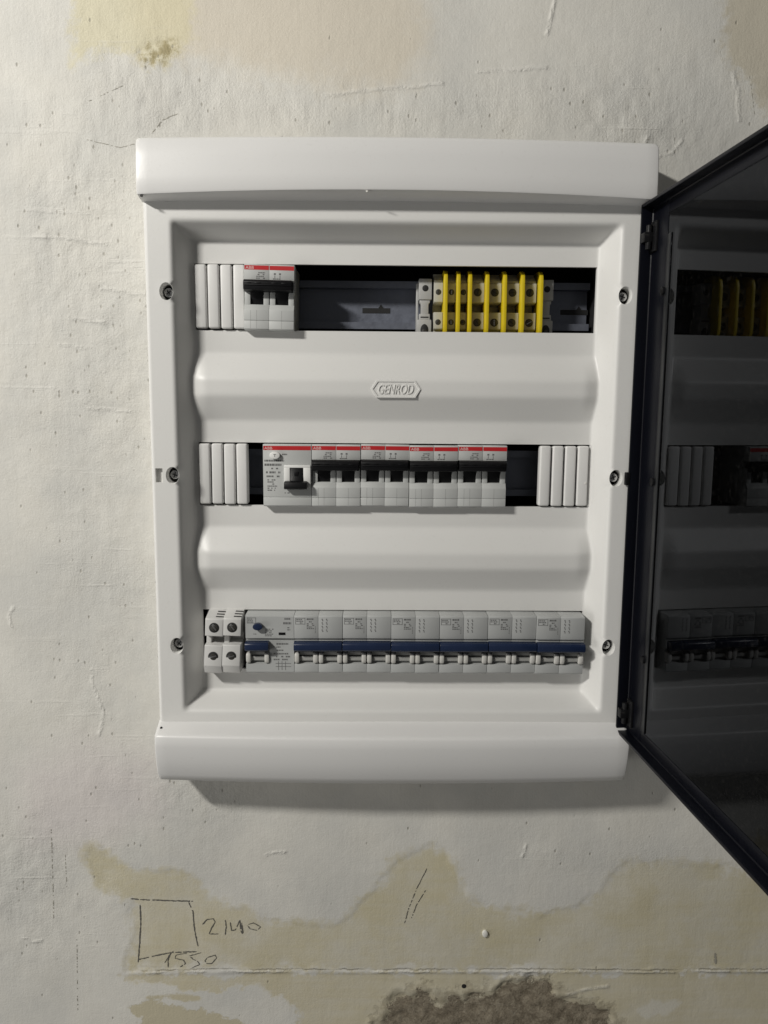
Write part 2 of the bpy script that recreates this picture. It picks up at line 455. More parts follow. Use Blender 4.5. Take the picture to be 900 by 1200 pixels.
LINES = {
'sq_top': [(-206.3, -345.7), (-194.7, -346.5), (-177.4, -347.2), (-156.0, -348.0)],
'sq_left': [(-198.9, -351.0), (-198.8, -366.0), (-200.0, -381.1), (-202.1, -401.7)],
'sq_right': [(-159.5, -348.7), (-156.3, -357.0), (-155.3, -373.6), (-152.9, -388.0)],
'sq_bot': [(-202.0, -399.4), (-189.4, -396.4), (-175.3, -393.3), (-154.4, -392.6)],
'two': [(-148.9, -368.3), (-144.7, -363.8), (-139.8, -363.0), (-138.5, -366.0), (-142.1, -372.8), (-143.6, -376.6), (-135.9, -376.6)],
'one': [(-130.1, -363.8), (-129.5, -369.8), (-130.4, -377.4)],
'four': [(-126.0, -366.0), (-125.4, -373.6), (-121.9, -372.8), (-118.3, -364.5), (-117.8, -373.6), (-116.4, -376.6)],
'four2': [(-119.0, -365.3), (-117.0, -371.3), (-115.7, -375.9), (-117.0, -366.8)],
'zero': [(-111.4, -368.3), (-107.2, -366.8), (-101.7, -370.6), (-104.6, -373.6), (-110.1, -372.1), (-112.1, -369.1)],
'n1': [(-175.3, -393.3), (-177.6, -400.2), (-177.8, -406.4)],
'n1b': [(-180.5, -402.5), (-177.5, -397.2), (-173.2, -391.8)],
'n5': [(-162.1, -394.1), (-171.2, -395.6), (-172.0, -398.7), (-165.1, -400.2), (-163.7, -403.3), (-168.0, -406.4)],
'n5b': [(-150.2, -393.4), (-160.1, -396.4), (-157.4, -399.5), (-153.9, -401.0), (-151.9, -404.1), (-158.3, -407.1)],
'n0': [(-145.5, -397.9), (-139.1, -395.7), (-137.8, -398.0), (-142.1, -403.3), (-146.3, -403.3), (-147.6, -401.0), (-145.5, -397.9)],
'st1': [(16.0, -367.6), (19.3, -354.0), (25.4, -337.4), (34.1, -318.1)],
'st2': [(21.5, -363.0), (25.6, -351.0), (33.0, -338.2)],
'v1': [(-267.3, -283.1), (-268.1, -313.8), (-269.2, -363.0)],
'v2': [(-251.3, -381.1), (-253.6, -445.7)],
'v3': [(-257.5, -306.5), (-257.5, -336.0)],
'dash': [(273.0, -394.4), (274.3, -404.5)],
'c1': [(-213.8, 262.5), (-200.9, 268.3), (-186.3, 274.7)],
'c2': [(-170.0, 241.9), (-162.5, 250.6), (-156.4, 253.5), (-149.1, 255.9)],
'c3': [(-218.5, 237.4), (-205.3, 234.6), (-193.3, 231.9), (-182.3, 234.3)],
'c4': [(6.2, 320.6), (7.6, 298.3), (10.1, 287.1)],
'c5': [(175.4, 231.8), (181.3, 236.5), (185.2, 243.5)],
'c6': [(253.4, 285.4), (256.9, 270.1), (259.8, 255.8)],
'c7': [(-155.9, 271.1), (-137.8, 272.5), (-119.7, 276.0)],
'c8': [(-254.3, 162.8), (-232.7, 166.0), (-205.0, 166.2)],
'c9': [(-228.3, -163.9), (-222.6, -188.2), (-224.7, -205.7)],
'c10': [(-59.3, 325.3), (-58.9, 297.6)],
'c11': [(37.6, 233.2), (61.9, 239.2), (116.7, 242.7)],
}
RIDGES = {
"r1": [(-229.1, -153.6), (-230.2, -163.9), (-227.3, -172.2), (-223.7, -181.2), (-222.0, -188.2), (-223.9, -202.2), (-225.4, -207.1)],
"r2": [(-258.1, 171.1), (-229.5, 168.4), (-205.1, 165.7)],
"r3": [(-243.5, 94.0), (-220.5, 91.7)],
"r4": [(-235.1, 113.6), (-209.1, 110.8)],
"r7": [(-222.4, 48.2), (-192.8, 45.9)],
"r9": [(-294.2, -380.3), (-287.5, -383.4), (-279.1, -382.6)],
"r10": [(-96.0, -307.1), (-89.2, -305.6), (-81.6, -305.6)],
"r11": [(172.3, 232.9), (181.2, 237.6), (184.0, 243.4)],
"r12": [(242.4, 287.0), (247.0, 272.9), (248.2, 254.5)],
"r15": [(60.8, 285.5), (84.9, 287.4), (109.0, 288.3)],
"r16": [(-11.4, 272.2), (12.7, 275.3), (36.8, 277.8)],
"r18": [(110.7, -308.4), (113.1, -298.8)],
"r19": [(-287.7, -104.2), (-291.3, -110.9), (-289.2, -119.7)],
"r20": [(-210.6, 134.5), (-178.6, 130.5)],
"r22": [(-47.6, 268.4), (-11.4, 272.2)],
"r24": [(109.4, 310.7), (112.4, 327.5), (116.2, 338.6)],
"r26": [(152.1, -431.5), (169.7, -426.1), (185.2, -424.5)],
"r27": [(181.8, 226.0), (203.0, 233.2), (208.7, 240.8)],
}

# ------------------------------------------------------------------ the wall
def vnoise(x, z, cell, seed):
    rs = np.random.RandomState(seed)
    g = rs.rand(256, 256)
    a, b = x / cell + 100.37, z / cell + 100.71
    i, j = np.floor(a).astype(int), np.floor(b).astype(int)
    fa, fb = a - i, b - j
    fa, fb = fa * fa * (3 - 2 * fa), fb * fb * (3 - 2 * fb)
    i0, i1, j0, j1 = i % 256, (i + 1) % 256, j % 256, (j + 1) % 256
    return (g[i0, j0] * (1 - fa) * (1 - fb) + g[i1, j0] * fa * (1 - fb) + g[i0, j1] * (1 - fa) * fb + g[i1, j1] * fa * fb) * 2 - 1

def sd_poly(x, z, pts):
    """signed distance to a polygon, inside positive"""
    d = np.full(x.shape, 1e9)
    inside = np.zeros(x.shape, bool)
    n = len(pts)
    for i in range(n):
        (ax, az), (bx, bz) = pts[i], pts[(i + 1) % n]
        ex, ez = bx - ax, bz - az
        t = np.clip(((x - ax) * ex + (z - az) * ez) / (ex * ex + ez * ez + 1e-9), 0, 1)
        d = np.minimum(d, np.hypot(x - ax - t * ex, z - az - t * ez))
        c = (az > z) != (bz > z)
        xi = ax + (z - az) * ex / (ez if ez else 1e-9)
        inside ^= c & (x < xi)
    return np.where(inside, d, -d)

POLYS = {k: [(a - 4, b) for a, b in v] for k, v in POLYS.items()}
LINES = {k: [(a - 4, b) for a, b in v] for k, v in LINES.items()}
RIDGES = {k: [(a - 4, b) for a, b in v] for k, v in RIDGES.items()}

def gauss(x, z, cx, cz, sx, sz):
    return np.exp(-((x - cx) / sx) ** 2 - ((z - cz) / sz) ** 2)

def rough_mask(x, z):
    """where the plaster is left coarse"""
    r = 0.12 + 1.0 * gauss(x, z, -210, 150, 75, 130) + 0.9 * gauss(x, z, 60, 250, 150, 28) + 0.7 * gauss(x, z, -290, -330, 60, 70) \
        + 0.8 * gauss(x, z, -110, 258, 90, 26) + 0.6 * gauss(x, z, -215, -90, 55, 190) + 0.35 * gauss(x, z, 200, 260, 60, 60) \
        + 0.5 * gauss(x, z, -140, -258, 40, 22) + 0.4 * gauss(x, z, 170, -310, 60, 14)
    return np.clip(r * (1 + 0.45 * vnoise(x, z, 45, 21) + 0.3 * vnoise(x, z, 17, 22)), 0.05, 1.5)

def sd_lines(x, z, lines):
    d = np.full(x.shape, 1e3)
    for pts in lines:
        L = sum(math.hypot(b[0] - a[0], b[1] - a[1]) for a, b in zip(pts[:-1], pts[1:]))
        for (ax, az), (bx, bz) in zip(pts[:-1], pts[1:]):
            ex, ez = bx - ax, bz - az
            t = np.clip(((x - ax) * ex + (z - az) * ez) / (ex * ex + ez * ez + 1e-9), 0, 1)
            d = np.minimum(d, np.hypot(x - ax - t * ex, z - az - t * ez))
    return d

def wall_height(x, z):
    x = np.asarray(x, float); z = np.asarray(z, float)
    h = 0.9 * vnoise(x, z, 120, 1) + 0.40 * vnoise(x, z, 38, 2)
    rough = rough_mask(x, z)
    h += rough * (0.34 * vnoise(x, z, 13, 3) + 0.26 * vnoise(x, z, 6.5, 4) + 0.16 * vnoise(x, z * 0.35, 4, 5))
    # the layer below the ledge stands slightly back
    zr = -411.3 + 1.0 * vnoise(x, z * 0, 60, 6)
    h += 0.45 * np.exp(-((z - zr) / 1.6) ** 2) * np.clip(0.4 + vnoise(x, z * 0, 24, 7), 0, 1.3) * np.clip((x + 235) / 40, 0, 1)
    h -= 0.5 * (1 / (1 + np.exp((z - zr + 2) / 0.6))) * np.clip((x + 240) / 60, 0, 1)
    sdc = sd_poly(x, z, POLYS['cement']) + 6 * vnoise(x, z, 11, 9) + 3 * vnoise(x, z, 5, 10)
    k = np.clip((sdc - 1) / 4.0, 0, 1)
    h += k * (-1.5 + 1.0 * vnoise(x, z, 13, 11) + 0.6 * vnoise(x, z, 5.2, 12))
    h += 0.7 * np.exp(-((sdc + 3) / 2.5) ** 2) * np.clip(vnoise(x, z, 16, 15) + 0.4, 0, 1)
    sdb = sd_poly(x, z, POLYS['beige']) + 5 * vnoise(x, z, 14, 13)
    h -= 0.35 * np.clip(sdb / 2 + 0.5, 0, 1)
    sds = sd_poly(x, z, POLYS['stain'])
    h += np.clip((sds + 3) / 4, 0, 1) * 0.8 * vnoise(x, z, 3.5, 14)
    e = np.clip(np.minimum(np.minimum(x + 395, 415 - x), np.minimum(z + 575, 445 - z)) / 30, 0, 1)
    return h * e

def build_wall():
    xs = np.unique(np.r_[np.arange(-395, 416, 1.8)])
    zs = np.unique(np.round(np.r_[np.arange(-575, 446, 1.8), np.arange(-417, -405, 0.8)], 2))
    X, Z = np.meshgrid(xs, zs, indexing='ij')
    Hh = wall_height(X, Z)
    V = np.stack([X, -Hh, Z], -1).reshape(-1, 3)
    nz = len(zs)
    I, J = np.meshgrid(np.arange(len(xs) - 1), np.arange(nz - 1), indexing='ij')
    cxm = (xs[:-1] + xs[1:]) / 2; czm = (zs[:-1] + zs[1:]) / 2
    keep = ~((np.abs(cxm)[:, None] < 150) & (np.abs(czm)[None, :] < 175))
    I, J = I[keep], J[keep]
    a = I * nz + J
    F = np.stack([a, a + nz, a + nz + 1, a + 1], -1)
    n0 = len(V)
    X0, X1, Z0, Z1 = xs[0], xs[-1], zs[0], zs[-1]
    E = 1500
    ext = [(-E, 0, -E), (X0, 0, -E), (X1, 0, -E), (E, 0, -E), (-E, 0, Z0), (E, 0, Z0), (-E, 0, Z1), (E, 0, Z1), (-E, 0, E), (X0, 0, E), (X1, 0, E), (E, 0, E),
           (X0, 0, Z0), (X1, 0, Z0), (X0, 0, Z1), (X1, 0, Z1)]
    q = lambda *t: [n0 + i for i in t]
    Fx = [q(0, 1, 12, 4), q(1, 2, 13, 12), q(2, 3, 5, 13), q(4, 12, 14, 6), q(13, 5, 7, 15), q(6, 14, 9, 8), q(14, 15, 10, 9), q(15, 7, 11, 10)]
    V = np.vstack([V, np.array(ext, float)])
    me = bpy.data.meshes.new('wall')
    me.from_pydata((V * S).tolist(), [], F.tolist() + Fx)
    for k, pts in POLYS.items():
        at = me.attributes.new(k, 'FLOAT', 'POINT')
        at.data.foreach_set('value', sd_poly(V[:, 0], V[:, 2], pts).astype(np.float32))
    for k, val in (('rough', rough_mask(V[:, 0], V[:, 2])), ('ridge', sd_lines(V[:, 0] + 0.9 * vnoise(V[:, 0], V[:, 2], 11, 31), V[:, 2] + 0.9 * vnoise(V[:, 0], V[:, 2], 9, 32), RIDGES.values())),
                   ('ledge', V[:, 2] + 411.3 - 1.0 * vnoise(V[:, 0], V[:, 2] * 0, 60, 6)), ('ledge_on', np.clip((V[:, 0] + 222) / 30, 0, 1))):
        at = me.attributes.new(k, 'FLOAT', 'POINT')
        at.data.foreach_set('value', np.asarray(val).astype(np.float32))
    me.validate()
    o = link_mesh('wall', me, M_WALL, smooth=True)
    o['kind'] = 'structure'
    o['label'] = 'uneven off white plaster wall with worn beige paint patches'
    return o
wall = build_wall()
rnd = random.Random(5)

def ribbon(name, strokes, width, material, label=None, gap=0.12, lift=0.28):
    verts, faces = [], []
    for st in strokes:
        pts = []
        for (ax, az), (bx, bz) in zip(st[:-1], st[1:]):
            n = max(2, int(math.hypot(bx - ax, bz - az) / 1.2))
            pts += [(ax + (bx - ax) * i / n, az + (bz - az) * i / n) for i in range(n)]
        pts.append(st[-1])
        pts = [(a + rnd.uniform(-.16, .16), b + rnd.uniform(-.16, .16)) for a, b in pts]
        prev = None
        for i, (a, b) in enumerate(pts):
            c, d = pts[min(i + 1, len(pts) - 1)], pts[max(i - 1, 0)]
            tx, tz = c[0] - d[0], c[1] - d[1]
            l = math.hypot(tx, tz) or 1
            w = width * rnd.uniform(0.45, 1.1) * 0.5
            if i in (0, len(pts) - 1): w *= 0.4
            nx, nz_ = -tz / l * w, tx / l * w
            hh = float(wall_height(a, b)) + lift
            verts += [(a + nx, -hh, b + nz_), (a - nx, -hh, b - nz_)]
            k = len(verts)
            if prev is not None and rnd.random() > gap:
                faces.append((prev, prev + 1, k - 1, k - 2))
            prev = k - 2
    me = bpy.data.meshes.new(name)
    me.from_pydata([tuple(c * S for c in v) for v in verts], [], faces)
    o = link_mesh(name, me, material, wall, smooth=False)
    if label: o['label'] = label
    return o
ln = LINES
ribbon('pencil_square', [ln['sq_top'], ln['sq_left'], ln['sq_right'], ln['sq_bot']], 1.15, M_PENCIL, 'hand drawn pencil square', gap=0.08)
ribbon('pencil_number', [ln['two'], ln['one'], ln['four'], ln['four2'], ln['zero']], 0.95, M_PENCIL, 'pencilled number 2140 beside the square', gap=0.05)
ribbon('pencil_number', [ln['n1'], ln['n1b'], ln['n5'], ln['n5b'], ln['n0']], 0.85, M_PENCIL, 'pencilled number 1550 under the square', gap=0.05)
ribbon('pencil_stroke', [ln['st1']], 0.7, M_PENCIL, gap=0.1)
ribbon('pencil_stroke', [ln['st2']], 0.7, M_PENCIL, gap=0.1)
ribbon('pencil_line', [ln['v1'], ln['v2'], ln['v3']], 0.5, M_SCRATCH, 'faint upright pencil lines', gap=0.45)
ribbon('dark_mark', [ln['dash']], 2.2, M_SCRATCH, gap=0.0)
for k in ('c1', 'c2', 'c3', 'c5', 'c6'):
    ribbon('hairline_crack', [ln[k]], 0.35, M_SCRATCH, gap=0.45)
m = MB()
hh = float(wall_height(78, -376))
m.cyl(0, 0, 2.4, -1.9, 0.6, 9, 0.7, rz=3.2)
m.build('plaster_chip', M_CHIP, wall, loc=(78, -hh, -376))
m = MB()
m.cyl(0, 0, 2.0, -0.5, 0.5, 10, 0.2)
for (a, b) in ((63, -387), (-22, -425)):
    pass
m.build('nail_hole', M_HOLE, wall, loc=(62, -float(wall_height(62, -425)) + 0.2, -425))

# ------------------------------------------------------------------ the board
board = thing('distribution_board', 'white plastic distribution board with open smoked door on plaster wall', 'distribution board', (0, 0, 0))
ROWS = (127, 1, -124)                     # slot centres
SL = 143                                  # half width of the slots
FRONT, PLATE = 32.0, 14.6
SCREWS = [(-158.6, 128), (-158.0, 1), (-158.4, -124), (158.6, 128), (158.0, 1), (158.4, -124)]

def build_cover():
    xs = np.arange(-173, 174, 1.0)
    zs = np.arange(-192, 197, 1.0)
    X, Z = np.meshgrid(xs, zs, indexing='ij')
    zc = 0.9
    r = 4.0
    qx, qz = np.abs(X) - (144.6 - r), np.abs(Z - zc) - (164.8 - r)
    sd = np.maximum(qx, qz) - r
    p = PLATE + (FRONT - PLATE) * np.clip(sd / 9.4, 0, 1) ** 0.9
    rz = np.array([-400, 40, 57, 58.5, 68.5, 70, 87.5, 400]) - 1
    rp = np.array([0, 0, 8.0, 8.4, 8.4, 8.1, 0, 0])
    for off in (1, -124.5):
        p = np.maximum(p, PLATE + np.interp(Z - off, rz, rp) * (0.35 + 0.65 * np.sin(np.clip((149 - np.abs(X)) / 15, 0, 1) * math.pi / 2)))
    k = np.array([1, 2, 3, 2, 1.0]); k /= k.sum()
    for ax in (0, 1):
        pad = [(0, 0), (0, 0)]; pad[ax] = (2, 2)
        q = np.pad(p, pad, mode='edge')
        p = sum(k[i] * (q[i:i + p.shape[0], :] if ax == 0 else q[:, i:i + p.shape[1]]) for i in range(5))
    ed = 173 - np.abs(X)
    p = p - np.where(ed < 2, (2 - ed) ** 2 * 0.45, 0)
    # slight sag of the moulding so that the sheet is not ruler flat
    p = p + 0.25 * np.sin(X / 61.0) * np.sin(Z / 83.0 + 0.6)
    verts = [tuple(v) for v in np.stack([X, -p, Z], -1).reshape(-1, 3)]
    nz = len(zs)
    vid = lambda x, z: int((round(x) + 173) * nz + (round(z) + 192))
    cxm = xs[:-1] + 0.5; czm = zs[:-1] + 0.5
    keep = np.ones((len(cxm), len(czm)), bool)
    for rc in ROWS:
        keep &= ~((np.abs(cxm)[:, None] < SL) & (np.abs(czm - rc)[None, :] < 23))
    boxes = []
    for (sx, sz) in SCREWS:
        x0, x1 = round(sx) - 7, round(sx) + 7
        boxes.append((x0, x1, sz - 8, sz + 8))
        keep &= ~((cxm > x0) & (cxm < x1))[:, None] | ~((czm > sz - 8) & (czm < sz + 8))[None, :]
    latch = (-170, -165, -4, 6)
    keep &= ~((cxm > latch[0]) & (cxm < latch[1]))[:, None] | ~((czm > latch[2]) & (czm < latch[3]))[None, :]
    I, J = np.nonzero(keep)
    a = I * nz + J
    faces = np.stack([a, a + nz, a + nz + 1, a + 1], -1).tolist()
    def per(x0, x1, z0, z1):
        out = [(x, z0) for x in range(x0, x1)] + [(x1, z) for z in range(z0, z1)] + [(x, z1) for x in range(x1, x0, -1)] + [(x0, z) for z in range(z1, z0, -1)]
        return out
    def wallring(ids, depth, taper=None):
        new = []
        for i, v in enumerate(ids):
            x, y, z = verts[v]
            if taper: x, z = taper(x, z)
            verts.append((x, depth, z)); new.append(len(verts) - 1)
        n = len(ids)
        for i in range(n):
            j = (i + 1) % n
            faces.append([ids[i], new[i], new[j], ids[j]])
        return new
    for rc in ROWS:
        ids = [vid(x, z) for x, z in per(-SL, SL, rc - 23, rc + 23)]
        wallring(ids, -PLATE + 2.6)
    ids = [vid(x, z) for x, z in per(*latch)]
    faces.append(wallring(ids, -FRONT + 3.5))
    for (sx, sz), (x0, x1, z0, z1) in zip(SCREWS, boxes):
        pp = per(x0, x1, z0, z1)
        ids = [vid(x, z) for x, z in pp]
        rings = []
        for rx, rz_, yy in ((4.75, 6.1, -FRONT), (4.5, 5.8, -FRONT + 0.5), (4.2, 5.4, -FRONT + 8.5)):
            ring = []
            for x, z in pp:
                t = math.atan2((z - sz) / 8.0, (x - (x0 + x1) / 2) / 7.0)
                verts.append((sx + rx * math.cos(t), yy, sz + rz_ * math.sin(t))); ring.append(len(verts) - 1)
            rings.append(ring)
        prev = ids
        for ring in rings:
            n = len(ring)
            for i in range(n):
                j = (i + 1) % n
                faces.append([prev[i], ring[i], ring[j], prev[j]])
            prev = ring
    # skirt back to the wall
    ids = [vid(x, z) for x, z in per(-173, 173, -192, 196)]
    wallring(ids, 3.0)
    me = bpy.data.meshes.new('front_cover')
    me.from_pydata([tuple(c * S for c in v) for v in verts], [], faces)
    me.validate()
    bm = bmesh.new(); bm.from_mesh(me)
    bmesh.ops.recalc_face_normals(bm, faces=bm.faces[:])
    bm.to_mesh(me); bm.free()
    o = link_mesh('front_cover', me, M_COVER, board, smooth=True)
    return o
build_cover()

def build_trim(name, prof, bulge, arch):
    """profile of (protrusion, z, bulge share, arch share) lofted along x"""
    t = bmesh.new()
    us = [-1, -0.996, -0.985] + [i / 20 for i in range(-19, 20)] + [0.985, 0.996, 1]
    rings = []
    for u in us:
        e = 1 - u * u
        shrink = {1: 1.2, 0.996: 0.35, 0.985: 0.0}.get(abs(u), 0.0)
        zm = sum(z for _, z, _, _ in prof) / len(prof)
        ring = []
        for (p, z, b, a) in prof:
            pp = p + bulge * b * e
            if p > 20: pp -= shrink
            zz = z + arch * a * e
            zz += shrink * 0.5 * (1 if zz < zm else -1)
            ring.append(t.verts.new((u * 173.6, -pp, zz)))
        rings.append(ring)
    n = len(prof)
    for A, B in zip(rings[:-1], rings[1:]):
        for i in range(n):
            j = (i + 1) % n
            t.faces.new((A[i], A[j], B[j], B[i]))
    t.faces.new(rings[0]); t.faces.new(rings[-1][::-1])
    bmesh.ops.recalc_face_normals(t, faces=t.faces[:])
    m = MB(); m._add(t)
    return m.build(name, M_TRIM, board)
build_trim('top_trim', [(-2, 227, 0, 0), (25, 227, .3, .2), (37, 226.2, .8, .3), (40.2, 224.6, 1, .35), (41.8, 222, 1, .4), (43.0, 212, 1, .6), (43.6, 200, 1, .8), (43.6, 190.2, 1, 1),
                        (43.0, 188.8, 1, 1), (41.8, 188.2, 1, 1), (30.5, 186.6, .2, .5), (29, 195, 0, 0), (-2, 197, 0, 0)], 4.2, 3.4)
build_trim('bottom_trim', [(-2, -227.6, 0, 0), (24, -227.4, .4, 1), (32.5, -226.8, .8, 1), (35.8, -225.2, .9, 1), (39.4, -219.5, 1, .8), (42.6, -207.5, 1, .5), (44.4, -196, 1, .2), (44.2, -189.4, 1, 0),
                           (43.2, -187.6, 1, 0), (41.6, -186.8, 1, 0), (30.5, -181.2, .2, 0), (29, -190, 0, 0), (-2, -192, 0, 0)], 4.2, -1.2)
m = MB(); m.cyl(-170.2, 0, 0.9, -1, 0, 10)
pin = m.build('pin_hole', M_HOLE, board, loc=(0, -42.4, 187.95))
m = MB(); m.cyl(-170.2, 0, 0.8, -1, 0, 10)
m.build('pin_hole', M_HOLE, board, loc=(0, -37.0, -184.4))

# back box with a floor, four walls; open to the front
m = MB()
m.box(-152, 152, 70, 73, -182, 182)
m.box(-152, -149, -8, 70, -182, 182); m.box(149, 152, -8, 70, -182, 182)
m.box(-149, 149, -8, 70, 179, 182); m.box(-149, 149, -8, 70, -182, -179)
m.build('back_box', M_VOID, board)

# rails: hat profile, slots laid on as dark plates for their shade
def hat(x0, x1, zc, mb, y=20.0):
    prof = [(y - 7.5, 17.5), (y - 7.5, 12.5), (y, 12.5), (y, -12.5), (y - 7.5, -12.5), (y - 7.5, -17.5), (y - 6.5, -17.5), (y - 6.5, -13.5), (y + 1, -13.5), (y + 1, 13.5), (y - 6.5, 13.5), (y - 6.5, 17.5)]
    mb.prism([(a, zc + b) for a, b in prof], x0, x1)
for i, rc in enumerate((126, 0.5, -124.5)):
    m = MB(); hat(-146, 146, rc, m)
    r = m.build('mounting_rail', M_STEEL, board)
    if i == 0:
        for x0 in (-24.5, 126, 66):
            m = MB()
            m.plate([(x0, rc - 5), (x0 + 21, rc - 5), (x0 + 21, rc - 1.2), (x0 + 16, rc - 1.2), (x0 + 14, rc + 1.6), (x0 + 12, rc - 1.2), (x0, rc - 1.2)], 19.7, 20.2)
            m.build('rail_slot', M_HOLE, r, smooth=False)
# blanking strips
proto = None
for row, xs0 in ((0, [-142.4 + 9.05 * i for i in range(4)]), (1, [-142.4 + 9.05 * i for i in range(4)]), (1, [106.4 + 9.25 * i for i in range(4)])):
    for x0 in xs0:
        if proto is None:
            m = MB()
            m.box(0, 8.0, -17.4, -9, -22.1, 22.1, 1.3, 3)
            proto = m.build('blanking_strip', M_STRIP, board); o = proto
        else:
            o = proto.copy(); col.objects.link(o)
        o.location = Vector((x0, rnd.uniform(-0.25, 0.25), ROWS[row] + rnd.uniform(-.15, .15))) * S
        o.rotation_euler.y = math.radians(rnd.uniform(-0.25, 0.25))
# cover screws
screw0 = None
for (sx, sz) in SCREWS:
    if screw0 is None:
        m = MB(); m.cyl(0, 0, 3.15, -2.0, 3, 28, 0.8)
        screw0 = m.build('cover_screw', M_SCREW, board)
        m = MB()
        m.box(-2.0, 2.0, -2.05, -1, -0.42, 0.42); m.box(-0.42, 0.42, -2.06, -1, -2.0, 2.0)
        m.build('cross_slot', M_HOLE, screw0)
        s = screw0
    else:
        s = copy_tree(screw0, board)
    s.location = Vector((sx, -FRONT + 8.2, sz)) * S
    s.rotation_euler.y = rnd.uniform(0, 1.5)
# raised maker emblem on the upper rib
m = MB()
hexo = [(-17.6, 0), (-13.8, 6.0), (13.8, 6.0), (17.6, 0), (13.8, -6.0), (-13.8, -6.0)]
hexi = [(a * 0.93, b * 0.86) for a, b in hexo]
m.plate(hexi, 0, 8)
t = bmesh.new()                                           # raised rim
for (A, B, y0) in ((hexo, hexi, -0.55),):
    a0 = [t.verts.new((x, y0, z)) for x, z in A]; b0 = [t.verts.new((x, y0, z)) for x, z in B]
    a1 = [t.verts.new((x, 8, z)) for x, z in A]; b1 = [t.verts.new((x, 0.4, z)) for x, z in B]
    for i in range(6):
        j = (i + 1) % 6
        t.faces.new((a0[i], a0[j], b0[j], b0[i])); t.faces.new((a0[i], a1[i], a1[j], a0[j])); t.faces.new((b0[i], b0[j], b1[j], b1[i]))
bmesh.ops.recalc_face_normals(t, faces=t.faces[:])
m._add(t)
emb = m.build('emblem', M_COVER, board, loc=(0.4, -23.2, 62.9))
emb.rotation_euler.x = math.radians(-3)
m = MB()
t = text_mesh('GENROD', 7.0, 0, -3.5, 0.1, 0.7, 0.28, 1.0)
bx = [v.co.x for v in t.verts]; bz = [v.co.z for v in t.verts]
sc_ = 25.0 / (max(bx) - min(bx)); mid_x = (max(bx) + min(bx)) / 2; szz = 6.8 / (max(bz) - min(bz)); mid_z = (max(bz) + min(bz)) / 2
for v in t.verts: v.co = ((v.co.x - mid_x) * sc_, v.co.y, (v.co.z - mid_z) * szz)
m._add(t)
m.build('emblem_letters', M_COVER, emb, smooth=False)

# ------------------------------------------------------------------ the open door
def build_door():
    W, Zt, Zb = 338.0, 187.4, -187.2
    m = MB()
    rim = -11.0
    m.box(0, 2.2, rim, 0, Zb, Zt, 0.5)                    # hinge side wall
    m.box(W - 2.2, W, rim, 0, Zb, Zt, 0.5)
    m.box(2.0, W - 2.0, rim, -0.05, Zt - 2.2, Zt, 0.4)
    m.box(2.0, W - 2.0, rim, -0.06, Zb, Zb + 2.2, 0.4)
    m.box(2.0, 26, -3.0, -0.04, Zb + 2.1, Zt - 2.1, 0.3)
    m.box(W - 26, W - 2.0, -3.0, -0.04, Zb + 2.1, Zt - 2.1, 0.3)
    m.box(25.8, W - 25.8, -3.02, -0.08, Zt - 11, Zt - 2.12, 0.3)
    m.box(25.8, W - 25.8, -3.02, -0.08, Zb + 2.12, Zb + 11, 0.3)
    # fillets along the inner corner, which catch the light
    m.prism([(-2.9, Zb + 2.1), (-3.8, Zb + 2.1), (-2.9, Zb + 2.9)], 3, W - 3)
    m.prism([(-2.9, Zt - 2.1), (-3.8, Zt - 2.1), (-2.9, Zt - 2.9)], 3, W - 3)
    m.plate([(2.1, -2.9), (2.1, -3.7), (2.8, -2.9)], Zb + 3, Zt - 3, mat=Matrix(((1, 0, 0, 0), (0, 0, 1, 0), (0, 1, 0, 0), (0, 0, 0, 1))))
    d = m.build('door', M_DOOR, board)
    d['label'] = 'open black framed door with smoked clear pane'
    dv = Vector((0.0715, -0.99744, 0)); yv = Vector((0.99744, 0.0715, 0))
    mt = Matrix((dv, yv, Vector((0, 0, 1)))).transposed().to_4x4()
    mt.translation = Vector((176.6, -33.5, 0)) * S
    d.matrix_local = mt
    m = MB(); m.box(25.9, W - 25.9, -2.6, -0.5, Zb + 10.9, Zt - 10.9)
    m.build('pane', M_PANE, d, smooth=False)
    m = MB(); m.prism([(-2.4, 0), (-3.9, 0), (-3.9, 1), (-2.4, 1)], 0, 1)
    m = MB(); m.box(26.0, 31.8, -3.5, -2.62, -176, 163, 0.35)
    m.build('pane_gasket', M_BEZEL, d)
    hp = None
    for z in (165, -171):
        if hp is None:
            m = MB()
            m.cyl(0, 0, 2.1, -8, 8, 16, 0.4, mat=Matrix.Rotation(math.radians(90), 4, 'X') @ Matrix.Identity(4))
            m.box(-3.6, 2.2, -4.0, 2.5, -3.2, 3.2, 0.5)
            m.box(-3.0, 6.0, 2.2, 4.4, -9.5, 10.5, 0.6)
            hp = m.build('hinge', M_HINGE, d); h = hp
        else:
            h = hp.copy(); col.objects.link(h)
        h.location = Vector((6.0, -7.0, z)) * S
    bp_ = None
    for z in (127, 1, -124):
        if bp_ is None:
            m = MB(); m.cyl(0, 0, 2.7, -2.4, 0, 18, 0.7)
            bp_ = m.build('bumper', M_BLACK, d); b = bp_
        else:
            b = bp_.copy(); col.objects.link(b)
        b.location = Vector((25.5, -2.9, z)) * S
    m = MB(); m.box(-1.2, 2.6, -13.2, -10.2, -4.6, 4.6, 0.5)
    m.build('rim_clip', M_BLACK, d, loc=(0, 0.0, 1))
    return d
build_door()

